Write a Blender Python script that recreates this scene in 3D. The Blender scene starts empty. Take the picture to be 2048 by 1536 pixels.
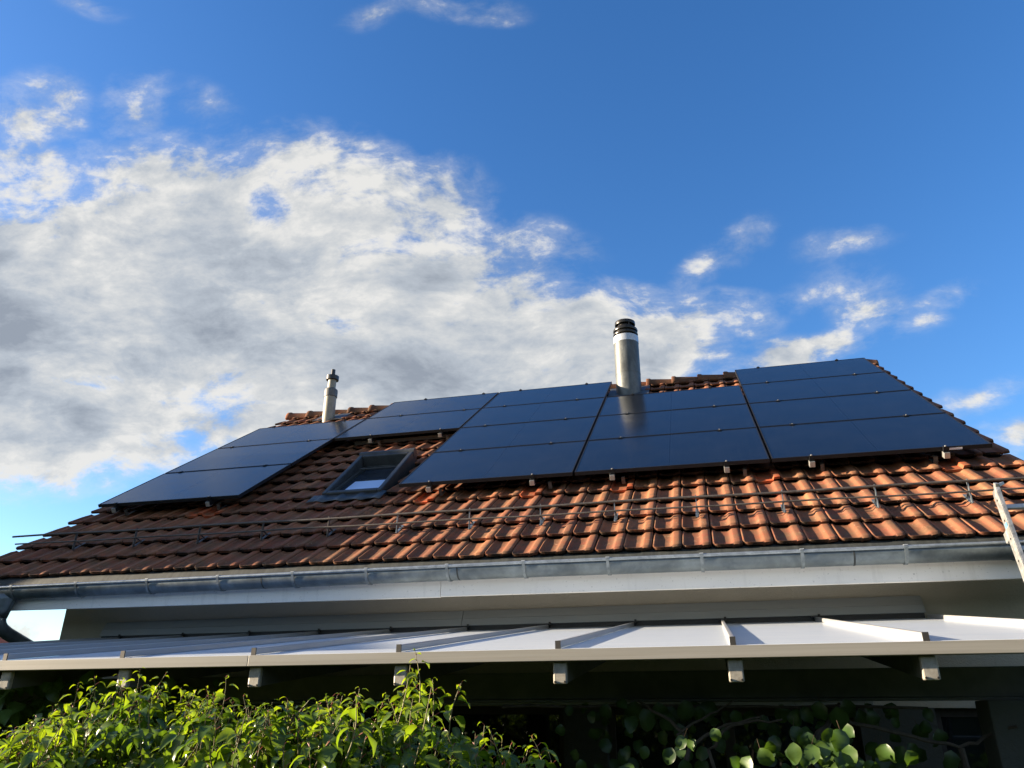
import bpy, math, random
from mathutils import Vector, Matrix
random.seed(7)
R_ = math.radians
sc = bpy.context.scene
COL = sc.collection
ZO = 3.98                      # height of the lowest panel edge above the lawn; everything below is measured from that edge
PITCH = R_(34)
SA, CA = math.sin(PITCH), math.cos(PITCH)

# ------------------------------------------------------------------ camera
cam_d = bpy.data.cameras.new('camera'); cam = bpy.data.objects.new('camera', cam_d); COL.objects.link(cam)
rt = Vector((0.969, 0.248, 0.005)); fw = Vector((-0.2300, 0.8882, 0.3980)).normalized()
rt = (rt - fw * rt.dot(fw)).normalized(); up = rt.cross(fw)
cam.matrix_world = Matrix(((rt.x, up.x, -fw.x, 6.474), (rt.y, up.y, -fw.y, -6.798), (rt.z, up.z, -fw.z, -2.079 + ZO), (0, 0, 0, 1)))
cam_d.sensor_width = 36; cam_d.lens = 36 * 1513.5 / 2048; cam_d.clip_start = 0.05; cam_d.clip_end = 3000
sc.camera = cam

# ------------------------------------------------------------------ sun
SE, SB = R_(12.5), R_(10)
SUN = Vector((-math.cos(SE) * math.cos(SB), -math.cos(SE) * math.sin(SB), math.sin(SE)))
sl = bpy.data.lights.new('sun', 'SUN'); sl.energy = 5.0; sl.angle = R_(0.6); sl.color = (1.0, 0.82, 0.60)
so = bpy.data.objects.new('sun', sl); COL.objects.link(so); so.rotation_euler = SUN.to_track_quat('Z', 'Y').to_euler(); so.location = (0, -20, 20)
sc.view_settings.view_transform = 'Standard'; sc.view_settings.look = 'None'; sc.view_settings.gamma = 1.0
EXPO = 2.05
sc.view_settings.exposure = EXPO
sc.cycles.max_bounces = 8; sc.cycles.transparent_max_bounces = 16

# ------------------------------------------------------------------ world: sky and clouds
w = bpy.data.worlds.new("World"); sc.world = w; w.use_nodes = True
nt = w.node_tree; nt.nodes.clear()
def N(t, **k):
    n = nt.nodes.new(t)
    for a, b in k.items(): setattr(n, a, b)
    return n
def L(a, b): nt.links.new(a, b)
def val(x, sock):
    if isinstance(x, (int, float)): sock.default_value = x
    else: L(x, sock)
def MA(op, a, b=0.0, c=None, clamp=False):
    n = N('ShaderNodeMath', operation=op); n.use_clamp = clamp
    val(a, n.inputs[0]); val(b, n.inputs[1])
    if c is not None: val(c, n.inputs[2])
    return n.outputs[0]
def sstep(x, lo, hi):
    n = N('ShaderNodeMapRange', interpolation_type='SMOOTHSTEP'); val(x, n.inputs[0])
    n.inputs[1].default_value = lo; n.inputs[2].default_value = hi; return n.outputs[0]
out = N('ShaderNodeOutputWorld'); bg = N('ShaderNodeBackground'); L(bg.outputs[0], out.inputs[0])
sky = N('ShaderNodeTexSky', sky_type='NISHITA'); sky.sun_disc = False
sky.sun_elevation = SE; sky.sun_rotation = math.atan2(SUN.x, SUN.y); sky.altitude = 400
sky.air_density = 1.0; sky.dust_density = 0.6; sky.ozone_density = 2.5
tc = N('ShaderNodeTexCoord')
def dot(vec):
    n = N('ShaderNodeVectorMath', operation='DOT_PRODUCT'); L(tc.outputs['Generated'], n.inputs[0]); n.inputs[1].default_value = vec; return n.outputs['Value']
# cloud bank laid out on the sky as it stood to the north-west: a plane tangent to the sky dome
df = MA('MAXIMUM', dot(tuple(fw)), 0.08)
U = MA('DIVIDE', dot(tuple(rt)), df); V = MA('DIVIDE', dot(tuple(up)), df)
cmb = N('ShaderNodeCombineXYZ'); L(U, cmb.inputs[0]); L(V, cmb.inputs[1]); UV = cmb.outputs[0]
def noise(vec, scale, det, rough, dist=0.0, off=(0, 0, 0), sca=(1, 1, 1), rot=0.0):
    m = N('ShaderNodeMapping'); L(vec, m.inputs[0]); m.inputs['Location'].default_value = off; m.inputs['Scale'].default_value = sca; m.inputs['Rotation'].default_value = (0, 0, rot)
    n = N('ShaderNodeTexNoise'); n.noise_dimensions = '3D'; L(m.outputs[0], n.inputs['Vector'])
    n.inputs['Scale'].default_value = scale; n.inputs['Detail'].default_value = det; n.inputs['Roughness'].default_value = rough; n.inputs['Distortion'].default_value = dist
    return n.outputs['Fac']
# warp
wn = N('ShaderNodeTexNoise'); L(UV, wn.inputs['Vector']); wn.inputs['Scale'].default_value = 3.2; wn.inputs['Detail'].default_value = 3
ws = N('ShaderNodeVectorMath', operation='SUBTRACT'); L(wn.outputs['Color'], ws.inputs[0]); ws.inputs[1].default_value = (.5, .5, .5)
wm = N('ShaderNodeVectorMath', operation='SCALE'); L(ws.outputs[0], wm.inputs[0]); wm.inputs['Scale'].default_value = 0.10
wa = N('ShaderNodeVectorMath', operation='ADD'); L(UV, wa.inputs[0]); L(wm.outputs[0], wa.inputs[1]); UVW = wa.outputs[0]
# blobs: (x, y, half width, half height, angle, weight)  -- in photo pixels turned to angles
blobs = [(40, 640, 620, 370, 0, 1.45), (380, 560, 480, 310, -8, 1.4), (700, 430, 330, 150, -4, 1.1), (560, 340, 240, 105, 8, .9), (300, 350, 280, 105, 10, .92), (890, 370, 150, 75, -8, .8),
         (820, 600, 400, 200, 8, 1.25), (1120, 680, 380, 150, 4, 1.2), (1330, 650, 270, 100, 8, .95), (800, 730, 800, 190, 0, 1.35), (150, 850, 360, 170, 12, 1.15), (80, 370, 220, 110, 0, .85),
         (75, 235, 160, 110, 20, .82), (270, 215, 105, 85, 25, .85), (400, 220, 120, 55, -20, .55), (1090, 490, 160, 75, -5, .72), (1400, 515, 190, 50, 35, .58), (1475, 475, 140, 55, 20, .66), (1690, 690, 140, 60, 10, .66), (1560, 715, 200, 65, 8, .85),
         (1740, 615, 190, 100, -30, .62), (1900, 605, 110, 45, 20, .64), (1960, 810, 170, 50, 25, .62), (2030, 880, 150, 70, 15, 1.0), (900, 5, 210, 45, -5, .58), (150, 5, 150, 42, -20, .58), (470, 800, 300, 140, 5, 1.0), (250, 900, 240, 90, 14, .95), (1690, 495, 150, 50, 5, .52), (1620, 590, 140, 50, 10, .52),
         (40, 1270, 200, 60, 0, .7), (60, 970, 130, 45, 8, .62), (1850, 660, 90, 40, 20, .5), (740, 25, 120, 45, 20, .5)]
holes = [(540, 430, 75, 45, 0, .55), (950, 560, 130, 45, 30, .35)]
acc = None
for lst, sg in ((blobs, 1), (holes, -1)):
    for bx, by, hw, hh, an, wt in lst:
        m = N('ShaderNodeMapping', vector_type='TEXTURE'); L(UVW, m.inputs[0])
        m.inputs['Location'].default_value = ((bx - 1024) / 1513.5, (768 - by) / 1513.5, 0); m.inputs['Rotation'].default_value = (0, 0, R_(an)); m.inputs['Scale'].default_value = (hw / 1513.5, hh / 1513.5, 1)
        g = N('ShaderNodeTexGradient', gradient_type='SPHERICAL'); L(m.outputs[0], g.inputs[0])
        s = MA('MULTIPLY', MA('POWER', g.outputs['Fac'], 0.6 if hw > 200 else 0.9), wt * sg)
        acc = s if acc is None else MA('ADD' if True else '', acc, s) if sg < 0 else MA('MAXIMUM', acc, s) if len(blobs) < 0 else MA('SMOOTH_MAX', acc, s, 0.12)
field = acc
fine = noise(UVW, 7.5, 15, 0.64, 0.0, sca=(1, 1.6, 1), rot=R_(-20))
wisp = noise(UVW, 24.0, 12, 0.62, 0.6, sca=(.6, 1.7, 1), rot=R_(-28))
fine2 = noise(UVW, 7.5, 15, 0.64, 0.0, off=(.010, -.022, 0), sca=(1, 1.6, 1), rot=R_(-20))   # the same billows a step away from the sun
big = noise(UV, 2.3, 4, 0.5, 0.0, off=(3.1, 1.7, 0))
midn = noise(UV, 5.0, 8, 0.6, 0.2, off=(1.1, .3, 0), sca=(.7, 1.6, 1), rot=R_(-12))
dens = MA('ADD', MA('ADD', field, MA('MULTIPLY', MA('SUBTRACT', fine, 0.5), 2.3)), MA('MULTIPLY', MA('SUBTRACT', wisp, 0.5), 0.7))
front = sstep(dot(tuple(fw)), 0.08, 0.3)
mask = MA('MULTIPLY', MA('MULTIPLY', MA('MULTIPLY', MA('MAXIMUM', sstep(dens, 0.34, 0.84), MA('MULTIPLY', sstep(dens, 0.0, 1.0), 0.5)), sstep(field, 0.08, 0.42)), front), 0.97)
# elsewhere in the sky: loose fair weather clouds
gen = noise(tc.outputs['Generated'], 2.2, 6, 0.6, 0.2, sca=(1, 1, 2.2))
mask2 = MA('MULTIPLY', MA('MULTIPLY', sstep(gen, 0.40, 0.60), MA('SUBTRACT', 1.0, front)), 0.8)
mask = MA('ADD', mask, mask2, clamp=True)
midn2 = noise(UV, 5.0, 8, 0.6, 0.2, off=(1.1 + .02, .3 - .05, 0), sca=(.7, 1.6, 1), rot=R_(-12))
relief = MA('ADD', MA('MULTIPLY', MA('SUBTRACT', fine, fine2), 1.9), MA('MULTIPLY', MA('SUBTRACT', midn, midn2), 1.6))
thick = sstep(MA('ADD', dens, MA('MULTIPLY', MA('SUBTRACT', midn, .5), 1.0)), 0.75, 1.6)
lobe = sstep(MA('ADD', V, MA('MULTIPLY', MA('SUBTRACT', big, 0.5), 1.1)), 0.02, 0.36)    # tops stand in the sun, the underside is grey
shade = MA('ADD', MA('SUBTRACT', MA('ADD', 0.86, MA('MULTIPLY', sstep(MA('MULTIPLY', V, -1.0), 0.02, 0.2), 0.30)), MA('MULTIPLY', thick, MA('SUBTRACT', 0.66, MA('MULTIPLY', lobe, 0.44)))), relief, clamp=True)
cr = N('ShaderNodeValToRGB'); L(shade, cr.inputs[0])
cr.color_ramp.elements[0].position = 0.15; cr.color_ramp.elements[0].color = (0.32, 0.36, 0.42, 1)
cr.color_ramp.elements[1].position = 1.0; cr.color_ramp.elements[1].color = (0.84, 0.83, 0.80, 1); e = cr.color_ramp.elements.new(0.82); e.color = (0.68, 0.695, 0.70, 1)
e = cr.color_ramp.elements.new(0.55); e.color = (0.50, 0.545, 0.60, 1)
CLOUD_GAIN = 1.0 / 2 ** EXPO
SKY_STR = 0.05
hs = N('ShaderNodeHueSaturation'); L(sky.outputs[0], hs.inputs['Color']); hs.inputs['Saturation'].default_value = 1.25; hs.inputs['Value'].default_value = 1.45; hs.inputs['Hue'].default_value = 0.51
cg = N('ShaderNodeVectorMath', operation='SCALE'); L(cr.outputs[0], cg.inputs[0]); cg.inputs['Scale'].default_value = CLOUD_GAIN / SKY_STR
mx = N('ShaderNodeMix', data_type='RGBA'); L(mask, mx.inputs[0]); L(hs.outputs[0], mx.inputs[6]); L(cg.outputs[0], mx.inputs[7])
L(mx.outputs[2], bg.inputs['Color']); bg.inputs['Strength'].default_value = SKY_STR
w.cycles.sampling_method = 'MANUAL'; w.cycles.sample_map_resolution = 512

# ------------------------------------------------------------------ materials
class MT:
    def __init__(s, name, base=(.5, .5, .5), rough=.5, metal=0.0, spec=.5):
        s.m = bpy.data.materials.new(name); s.m.use_nodes = True; s.t = s.m.node_tree
        s.p = s.t.nodes['Principled BSDF']; s.p.inputs['Base Color'].default_value = (*base, 1); s.p.inputs['Roughness'].default_value = rough
        s.p.inputs['Metallic'].default_value = metal; s.p.inputs['Specular IOR Level'].default_value = spec
    def n(s, t, **k):
        n = s.t.nodes.new(t)
        for a, b in k.items(): setattr(n, a, b)
        return n
    def l(s, a, b): s.t.links.new(a, b)
    def obj(s):
        if not hasattr(s, 'tc'): s.tc = s.n('ShaderNodeTexCoord')
        return s.tc.outputs['Object']
    def noise(s, scale, det=6, rough=.6, dist=0, sca=(1, 1, 1), vec=None):
        m = s.n('ShaderNodeMapping'); s.l(vec or s.obj(), m.inputs[0]); m.inputs['Scale'].default_value = sca
        n = s.n('ShaderNodeTexNoise'); s.l(m.outputs[0], n.inputs[0]); n.inputs['Scale'].default_value = scale; n.inputs['Detail'].default_value = det
        n.inputs['Roughness'].default_value = rough; n.inputs['Distortion'].default_value = dist; return n.outputs['Fac']
    def ramp(s, x, *stops):
        r = s.n('ShaderNodeValToRGB'); s.l(x, r.inputs[0]); e = r.color_ramp.elements
        for i, (p, c) in enumerate(stops):
            if i < 2: e[i].position = p
            el = e[i] if i < 2 else e.new(p)
            el.color = (*c, 1) if not isinstance(c, (int, float)) else (c, c, c, 1)
        return r.outputs[0]
    def mix(s, f, a, b, bt='MIX'):
        m = s.n('ShaderNodeMix', data_type='RGBA', blend_type=bt)
        for v, i in ((f, 0), (a, 6), (b, 7)):
            if isinstance(v, (int, float)): m.inputs[i].default_value = v
            elif isinstance(v, tuple): m.inputs[i].default_value = (*v, 1)
            else: s.l(v, m.inputs[i])
        return m.outputs[2]
    def math(s, op, a, b=0.0, clamp=False):
        m = s.n('ShaderNodeMath', operation=op); m.use_clamp = clamp
        for v, i in ((a, 0), (b, 1)):
            if isinstance(v, (int, float)): m.inputs[i].default_value = v
            else: s.l(v, m.inputs[i])
        return m.outputs[0]
    def col(s, x): s.l(x, s.p.inputs['Base Color']); return s
    def rough(s, x): s.l(x, s.p.inputs['Roughness']); return s
    def bump(s, h, strength=.3, dist=.01):
        b = s.n('ShaderNodeBump'); b.inputs['Strength'].default_value = strength; b.inputs['Distance'].default_value = dist
        s.l(h, b.inputs['Height']); s.l(b.outputs[0], s.p.inputs['Normal']); return s
    def attr(s, name):
        a = s.n('ShaderNodeAttribute'); a.attribute_name = name; return a.outputs['Fac']
    def island(s): return s.n('ShaderNodeNewGeometry').outputs['Random Per Island']

def terracotta(name, c1, c2, c3, dirt=1.0):
    t = MT(name, rough=.85, spec=.15)
    base = t.ramp(t.island(), (0.0, c1), (1.0, c2), (.5, c3), (.8, tuple(v * .72 for v in c3)))
    n1 = t.noise(9, 8, .65); n2 = t.noise(42, 6, .7); n3 = t.noise(2.2, 4, .6)
    c = t.mix(t.ramp(n1, (.38, 0.0), (.64, .85)), base, (.17, .100, .055))
    # lichen and soot gather in the dish and along the lower lip
    d = t.math('MULTIPLY', t.attr('dirt'), t.ramp(n1, (.32, .25), (.58, 1.15)))
    d = t.math('ADD', d, t.math('MULTIPLY', t.ramp(n3, (.48, 0.0), (.70, .5)), t.ramp(n2, (.4, 0.0), (.6, 1.0))))
    c = t.mix(t.math('MULTIPLY', d, dirt, True), c, (.026, .019, .014))
    spots = t.noise(75, 2, .5); c = t.mix(t.ramp(spots, (.735, 0.0), (.76, .7 * dirt)), c, (.5, .48, .42))
    pale = t.noise(14, 7, .7, .5); c = t.mix(t.ramp(pale, (.60, 0.0), (.72, .55 * dirt)), c, (.50, .30, .17))
    t.col(c).bump(n2, .45, .004); return t.m
M = {}
M['tile'] = terracotta('old_terracotta', (.200, .068, .040), (.36, .145, .068), (.275, .098, .050))
M['tile_new'] = terracotta('new_terracotta', (.42, .085, .030), (.46, .10, .035), (.44, .09, .033), .15)
M['tile_ridge'] = terracotta('ridge_terracotta', (.14, .06, .035), (.21, .09, .05), (.17, .07, .042), .8)

def metal(name, c1, c2, rough=(.35, .55), met=.85, sc_=7, bump=0.0, streak=(1, 1, 1)):
    t = MT(name, metal=met); n = t.noise(sc_, 7, .6, .4, streak); n2 = t.noise(sc_ * 6, 5, .6)
    t.col(t.mix(t.math('MULTIPLY', t.ramp(n2, (.35, .6), (.65, 1.0)), t.ramp(n, (.35, 0.0), (.65, 1.0))), c1, c2))
    r = t.ramp(n2, (.3, rough[0]), (.7, rough[1])); t.rough(r)
    if bump: t.bump(n, bump, .004)
    return t.m
M['zinc'] = metal('weathered_zinc', (.085, .105, .115), (.185, .22, .235), (.34, .5), .55, 6, .15)
M['zinc_dark'] = metal('dark_zinc_flashing', (.018, .022, .022), (.055, .062, .060), (.7, .85), .1, 9, .2, (2.2, .12, .12))
M['zinc_bead'] = metal('highlit_zinc', (.20, .23, .25), (.36, .40, .42), (.28, .42), .6, 20)  # lighter zinc copy, the bead's highlight line put into its colour
M['zinc_bracket'] = metal('zinc_bracket', (.12, .145, .155), (.24, .27, .285), (.35, .5), .55, 20)
M['lead'] = metal('lead_apron', (.045, .055, .062), (.08, .09, .10), (.4, .6), .4, 9, .3)
M['steel'] = metal('galvanised_steel', (.065, .070, .068), (.145, .155, .148), (.40, .55), .45, 8, .05, (1, 1, .4))
M['steel_bright'] = metal('bright_steel_band', (.42, .44, .46), (.52, .54, .55), (.3, .4), .4)
M['alu'] = metal('mill_aluminium', (.38, .385, .37), (.50, .50, .48), (.35, .5), .7, 12)
M['alu_ladder'] = metal('scuffed_aluminium', (.20, .205, .20), (.48, .48, .46), (.3, .55), .55, 22)
M['rod'] = metal('dull_guard_rod', (.065, .055, .047), (.13, .115, .10), (.5, .7), .4, 14)
M['black_frame'] = MT('black_anodised', (.008, .009, .011), .5, .0, .3).m
M['black'] = MT('black_plastic', (.018, .018, .017), .32).m
M['black_cowl'] = MT('black_cowl', (.022, .020, .017), .3, .4).m
M['sash'] = metal('grey_window_cladding', (.035, .038, .040), (.06, .063, .065), (.35, .5), 0, 9)
M['pvc'] = metal('beige_flue_pipe', (.22, .205, .155), (.30, .28, .215), (.4, .6), 0, 16)
M['pvc_dark'] = metal('grey_flue_collar', (.085, .085, .08), (.12, .12, .11), (.4, .6), 0, 16)
M['sticker'] = MT('white_label', (.7, .7, .7), .5).m
M['blue_sticker'] = MT('blue_tape', (.10, .30, .55), .5).m
M['rubber'] = MT('dark_plastic_cap', (.028, .026, .022), .6).m

t = MT('solar_glass', (.006, .009, .018), .13, 0, .34)
ob = t.obj(); sx = t.n('ShaderNodeSeparateXYZ'); t.l(ob, sx.inputs[0])
def lines(t, x, per, wd):
    f = t.math('FRACT', t.math('DIVIDE', x, per)); return t.math('LESS_THAN', f, wd)
g = t.math('MAXIMUM', lines(t, sx.outputs[0], .0915, .03), lines(t, sx.outputs[1], .182, .022))
cl = t.math('LESS_THAN', t.math('ABSOLUTE', sx.outputs[0]), .0022)
fg = t.math('MULTIPLY', lines(t, sx.outputs[0], .0152, .16), .35)
g = t.math('MAXIMUM', g, fg)
c = t.mix(t.math('MULTIPLY', g, .4), (.0045, .006, .0095), (.020, .025, .033))
n = t.noise(3.0, 5, .6)
c = t.mix(t.math('MULTIPLY', t.ramp(n, (.35, 0.0), (.75, .5)), .5), c, (.022, .025, .030))
c = t.mix(cl, c, (.001, .001, .002)); t.col(c); t.p.inputs['Coat Weight'].default_value = 0
t.rough(t.math('ADD', t.ramp(t.noise(5, 4, .6), (.3, .12), (.7, .20)), t.math('MULTIPLY', cl, .15))); t.bump(t.noise(260, 2, .5), .02, .0006); M['solar'] = t.m

t = MT('painted_fascia', rough=.45, spec=.4)
n = t.noise(3, 7, .6, 0, (.5, 1, 3)); sp = t.noise(60, 3, .6)
c = t.mix(t.ramp(n, (.4, 0.0), (.75, .5)), (.80, .78, .73), (.66, .64, .59))
dr = t.noise(9, 6, .65, 0, (1, 1, .12)); c = t.mix(t.ramp(dr, (.56, 0.0), (.74, .35)), c, (.42, .41, .37))
c = t.mix(t.ramp(sp, (.64, 0.0), (.74, .6)), c, (.30, .29, .26)); M['fascia'] = t.col(c).m
t = MT('rough_render', rough=.9, spec=.2)
n = t.noise(42, 8, .7, 1.2); n2 = t.noise(2, 4, .6)
t.col(t.mix(t.ramp(n2, (.3, 0.0), (.8, 1.0)), (.43, .39, .31), (.50, .455, .37))); t.bump(n, .9, .012); M['plaster'] = t.m
t = MT('shaded_render', rough=.9, spec=.2); t.col(t.mix(t.noise(2, 4, .6), (.055, .062, .055), (.085, .09, .078))); t.bump(t.noise(42, 8, .7, 1.2), .8, .01); M['plaster_shaded'] = t.m  # darker render copy, with the shade under the canopy put into its colour
t = MT('painted_canopy_beam', rough=.45, spec=.4)
n = t.noise(2.2, 8, .65, 0, (.35, 1, 22)); c = t.mix(t.ramp(n, (.40, 0.0), (.66, 1.0)), (.29, .28, .25), (.235, .225, .195))
c = t.mix(t.ramp(t.noise(18, 6, .7), (.62, 0.0), (.78, .55)), c, (.20, .20, .15)); M['beam'] = t.col(c).m
t = MT('grey_cassette', rough=.5, spec=.4); t.col(t.mix(t.noise(3, 5, .6, 0, (.4, 1, 8)), (.25, .26, .25), (.34, .35, .335))); M['cassette'] = t.m
t = MT('glazing_bar_paint', rough=.32, spec=.5, metal=.25); t.col(t.mix(t.noise(6, 6, .65, 0, (1, .3, 1)), (.26, .265, .27), (.40, .40, .39))); M['bar'] = t.m
t = MT('opal_sheet', rough=.16, spec=.55)
sx = t.n('ShaderNodeSeparateXYZ'); t.l(t.obj(), sx.inputs[0])
st = t.noise(3, 6, .6, 0, (.25, 14, 1)); c = t.mix(t.ramp(st, (.35, 0.0), (.65, 1.0)), (.70, .78, .88), (.80, .87, .93))
c = t.mix(t.ramp(t.noise(9, 7, .7), (.58, 0.0), (.8, .35)), c, (.55, .55, .50)); t.col(c); M['opal'] = t.m
t = MT('rafter_end_plate', rough=.5, metal=.2); t.col(t.mix(t.ramp(t.noise(35, 7, .7), (.4, 0.0), (.65, 1.0)), (.36, .34, .29), (.24, .22, .185))); M['plate'] = t.m
M['rafter'] = metal('rafter_paint', (.055, .060, .055), (.09, .095, .085), (.5, .7), 0, 8)
t = MT('dark_glass', (.01, .012, .014), .03, 0, .6); M['glass'] = t.m
t = MT('skylight_glass', (.02, .03, .045), .02, 0, .9); M['sky_glass'] = t.m
M['white_frame'] = MT('white_window_frame', (.62, .62, .60), .4).m
M['sky_tint_blind'] = MT('blind_sky_tint', (.42, .56, .80), .3).m  # blind plate with the sky's reflection in the glass put into its blue
M['wood_shade_frame'] = metal('wood_and_shaded_frame', (.03, .026, .02), (.055, .045, .035), (.6, .8), 0, 10)  # brown wood; on the door frames it puts canopy shade into the colour
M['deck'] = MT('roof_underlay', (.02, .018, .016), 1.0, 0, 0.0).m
t = MT('lawn', rough=.95, spec=.1); t.col(t.mix(t.noise(1.2, 10, .75), (.028, .045, .012), (.055, .078, .022))); M['lawn'] = t.m

def leafmat(name, c_old, c_mid, c_young, trans=.35, rough=.32):
    t = MT(name, rough=rough, spec=.5); t.p.inputs['Roughness'].default_value = rough
    base = t.ramp(t.island(), (0.0, c_old), (1.0, c_mid))
    c = t.mix(t.attr('young'), base, c_young)
    vein = t.attr('rib'); c = t.mix(t.math('MULTIPLY', vein, .45), c, tuple(min(1, v * 1.9 + .02) for v in c_mid))
    t.col(c)
    tr = t.n('ShaderNodeBsdfTranslucent'); tl = t.mix(1.0, c, (1.5, 1.55, .55), 'MULTIPLY'); t.l(tl, tr.inputs['Color'])
    ms = t.n('ShaderNodeMixShader'); ms.inputs[0].default_value = trans
    o = [n for n in t.t.nodes if n.type == 'OUTPUT_MATERIAL'][0]
    t.l(t.p.outputs[0], ms.inputs[1]); t.l(tr.outputs[0], ms.inputs[2]); t.l(ms.outputs[0], o.inputs[0]); return t.m
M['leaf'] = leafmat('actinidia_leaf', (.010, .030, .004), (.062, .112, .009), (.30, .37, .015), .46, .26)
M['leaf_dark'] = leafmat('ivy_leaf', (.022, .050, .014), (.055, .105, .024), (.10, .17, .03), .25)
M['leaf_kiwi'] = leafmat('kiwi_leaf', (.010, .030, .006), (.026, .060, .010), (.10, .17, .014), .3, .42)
M['stem'] = MT('green_stem', (.16, .14, .05), .6).m
M['petiole'] = MT('red_petiole', (.22, .045, .025), .5).m
M['petiole_dull'] = MT('brown_petiole', (.06, .035, .018), .6).m
M['wood'] = metal('grey_bark', (.035, .028, .020), (.075, .060, .043), (.7, .9), 0, 30, .4)
M['brick_roof'] = MT('distant_red_tiles', (.38, .10, .05), .8).m
M['pale_wall'] = MT('distant_plaster', (.5, .45, .38), .9).m
M['crown'] = MT('blocker_hedge_leaf', (.03, .05, .014), .8).m

M['sash'].node_tree.nodes['Principled BSDF'].inputs['Specular IOR Level'].default_value = .25
M['sash'].node_tree.nodes['Principled BSDF'].inputs['Metallic'].default_value = 0
# ------------------------------------------------------------------ mesh helpers (coordinates measured from the lowest panel edge)
def RP(u, v, n):     # point on the roof: u along the eave, v up the slope, n above the panel face
    return Vector((u, v * CA - n * SA, v * SA + n * CA))
class MB:
    def __init__(s): s.v = []; s.f = []; s.mi = []; s.at = {}
    def vert(s, p): s.v.append(Vector(p)); return len(s.v) - 1
    def face(s, *i, m=0): s.f.append(i); s.mi.append(m)
    def hexa(s, c, m=0):  # 8 corners: bottom 4 ccw, top 4 ccw
        b = len(s.v); s.v += [Vector(p) for p in c]
        for q in ((3, 2, 1, 0), (4, 5, 6, 7), (0, 1, 5, 4), (1, 2, 6, 5), (2, 3, 7, 6), (3, 0, 4, 7)): s.face(*[b + k for k in q], m=m)
    def box(s, x0, x1, y0, y1, z0, z1, m=0):
        s.hexa([(x0, y0, z0), (x1, y0, z0), (x1, y1, z0), (x0, y1, z0), (x0, y0, z1), (x1, y0, z1), (x1, y1, z1), (x0, y1, z1)], m)
    def rbox(s, u0, u1, v0, v1, n0, n1, m=0):
        s.hexa([RP(u0, v0, n0), RP(u1, v0, n0), RP(u1, v1, n0), RP(u0, v1, n0), RP(u0, v0, n1), RP(u1, v0, n1), RP(u1, v1, n1), RP(u0, v1, n1)], m)
    def bar(s, a, b, w_, h_, upv=(0, 0, 1), m=0):
        a = Vector(a); b = Vector(b); d = (b - a).normalized(); x = d.cross(Vector(upv)).normalized() * w_ / 2; z = x.cross(d).normalized() * h_ / 2
        s.hexa([a - x - z, a + x - z, b + x - z, b - x - z, a - x + z, a + x + z, b + x + z, b - x + z], m)
    def tube(s, pts, r, seg=10, cap=True, m=0, rs=None):
        pts = [Vector(p) for p in pts]; rings = []
        ref = None
        for i, p in enumerate(pts):
            d = (pts[min(i + 1, len(pts) - 1)] - pts[max(i - 1, 0)]).normalized()
            if ref is None: ref = d.orthogonal().normalized()
            ref = (ref - d * ref.dot(d)).normalized(); b2 = d.cross(ref); rr = rs[i] if rs else r
            rings.append([s.vert(p + (ref * math.cos(2 * math.pi * k / seg) + b2 * math.sin(2 * math.pi * k / seg)) * rr) for k in range(seg)])
        for a, b in zip(rings, rings[1:]):
            for k in range(seg): s.face(a[k], a[(k + 1) % seg], b[(k + 1) % seg], b[k], m=m)
        if cap: s.face(*rings[0][::-1], m=m); s.face(*rings[-1], m=m)
    def lathe(s, c, prof, seg=40, m=0):
        c = Vector(c); rings = []
        for r, z in prof: rings.append([s.vert(c + Vector((r * math.cos(2 * math.pi * k / seg), r * math.sin(2 * math.pi * k / seg), z))) for k in range(seg)])
        for a, b in zip(rings, rings[1:]):
            for k in range(seg): s.face(a[k], a[(k + 1) % seg], b[(k + 1) % seg], b[k], m=m)
    def strip(s, rows, m=0):  # grid of points
        ids = [[s.vert(p) for p in r] for r in rows]
        for a, b in zip(ids, ids[1:]):
            for k in range(len(a) - 1): s.face(a[k], a[k + 1], b[k + 1], b[k], m=m)
        return ids
    def build(s, name, mats, parent=None, smooth=False, bevel=0, solid=0, angle=40):
        if not isinstance(mats, (list, tuple)): mats = [mats]
        o_ = Vector((0, 0, 0))
        if parent is not None:
            o_ = Vector(parent['_o'])
        me = bpy.data.meshes.new(name)
        if parent is None:  # origin at the base of the object
            lo = Vector((sum(p.x for p in s.v) / len(s.v), sum(p.y for p in s.v) / len(s.v), min(p.z for p in s.v))); o_ = lo
        me.from_pydata([tuple(p - o_) for p in s.v], [], s.f); me.polygons.foreach_set('material_index', s.mi)
        for m_ in mats: me.materials.append(m_)
        for k, vals in s.at.items():
            a = me.attributes.new(k, 'FLOAT', 'POINT'); a.data.foreach_set('value', vals)
        me.update()
        ob = bpy.data.objects.new(name, me); COL.objects.link(ob)
        if parent is not None: ob.parent = parent
        else: ob.location = o_ + Vector((0, 0, ZO))
        ob['_o'] = tuple(o_)
        if smooth:
            me.polygons.foreach_set('use_smooth', [True] * len(me.polygons)); me.set_sharp_from_angle(angle=R_(angle))
        if solid: md = ob.modifiers.new('s', 'SOLIDIFY'); md.thickness = solid; md.offset = 0
        if bevel: md = ob.modifiers.new('b', 'BEVEL'); md.width = bevel; md.segments = 2; md.limit_method = 'ANGLE'; md.angle_limit = R_(50); md.harden_normals = False
        return ob
def tag(o, label, cat, group=None, kind=None):
    if label: o['label'] = label
    if cat: o['category'] = cat
    if group: o['group'] = group
    if kind: o['kind'] = kind
    return o
def thing(name, base, label, cat, group=None):
    o = bpy.data.objects.new(name, None); COL.objects.link(o); o.empty_display_size = .2
    o.location = Vector(base) + Vector((0, 0, ZO)); o['_o'] = tuple(base); return tag(o, label, cat, group)

GZ = -ZO
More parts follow.
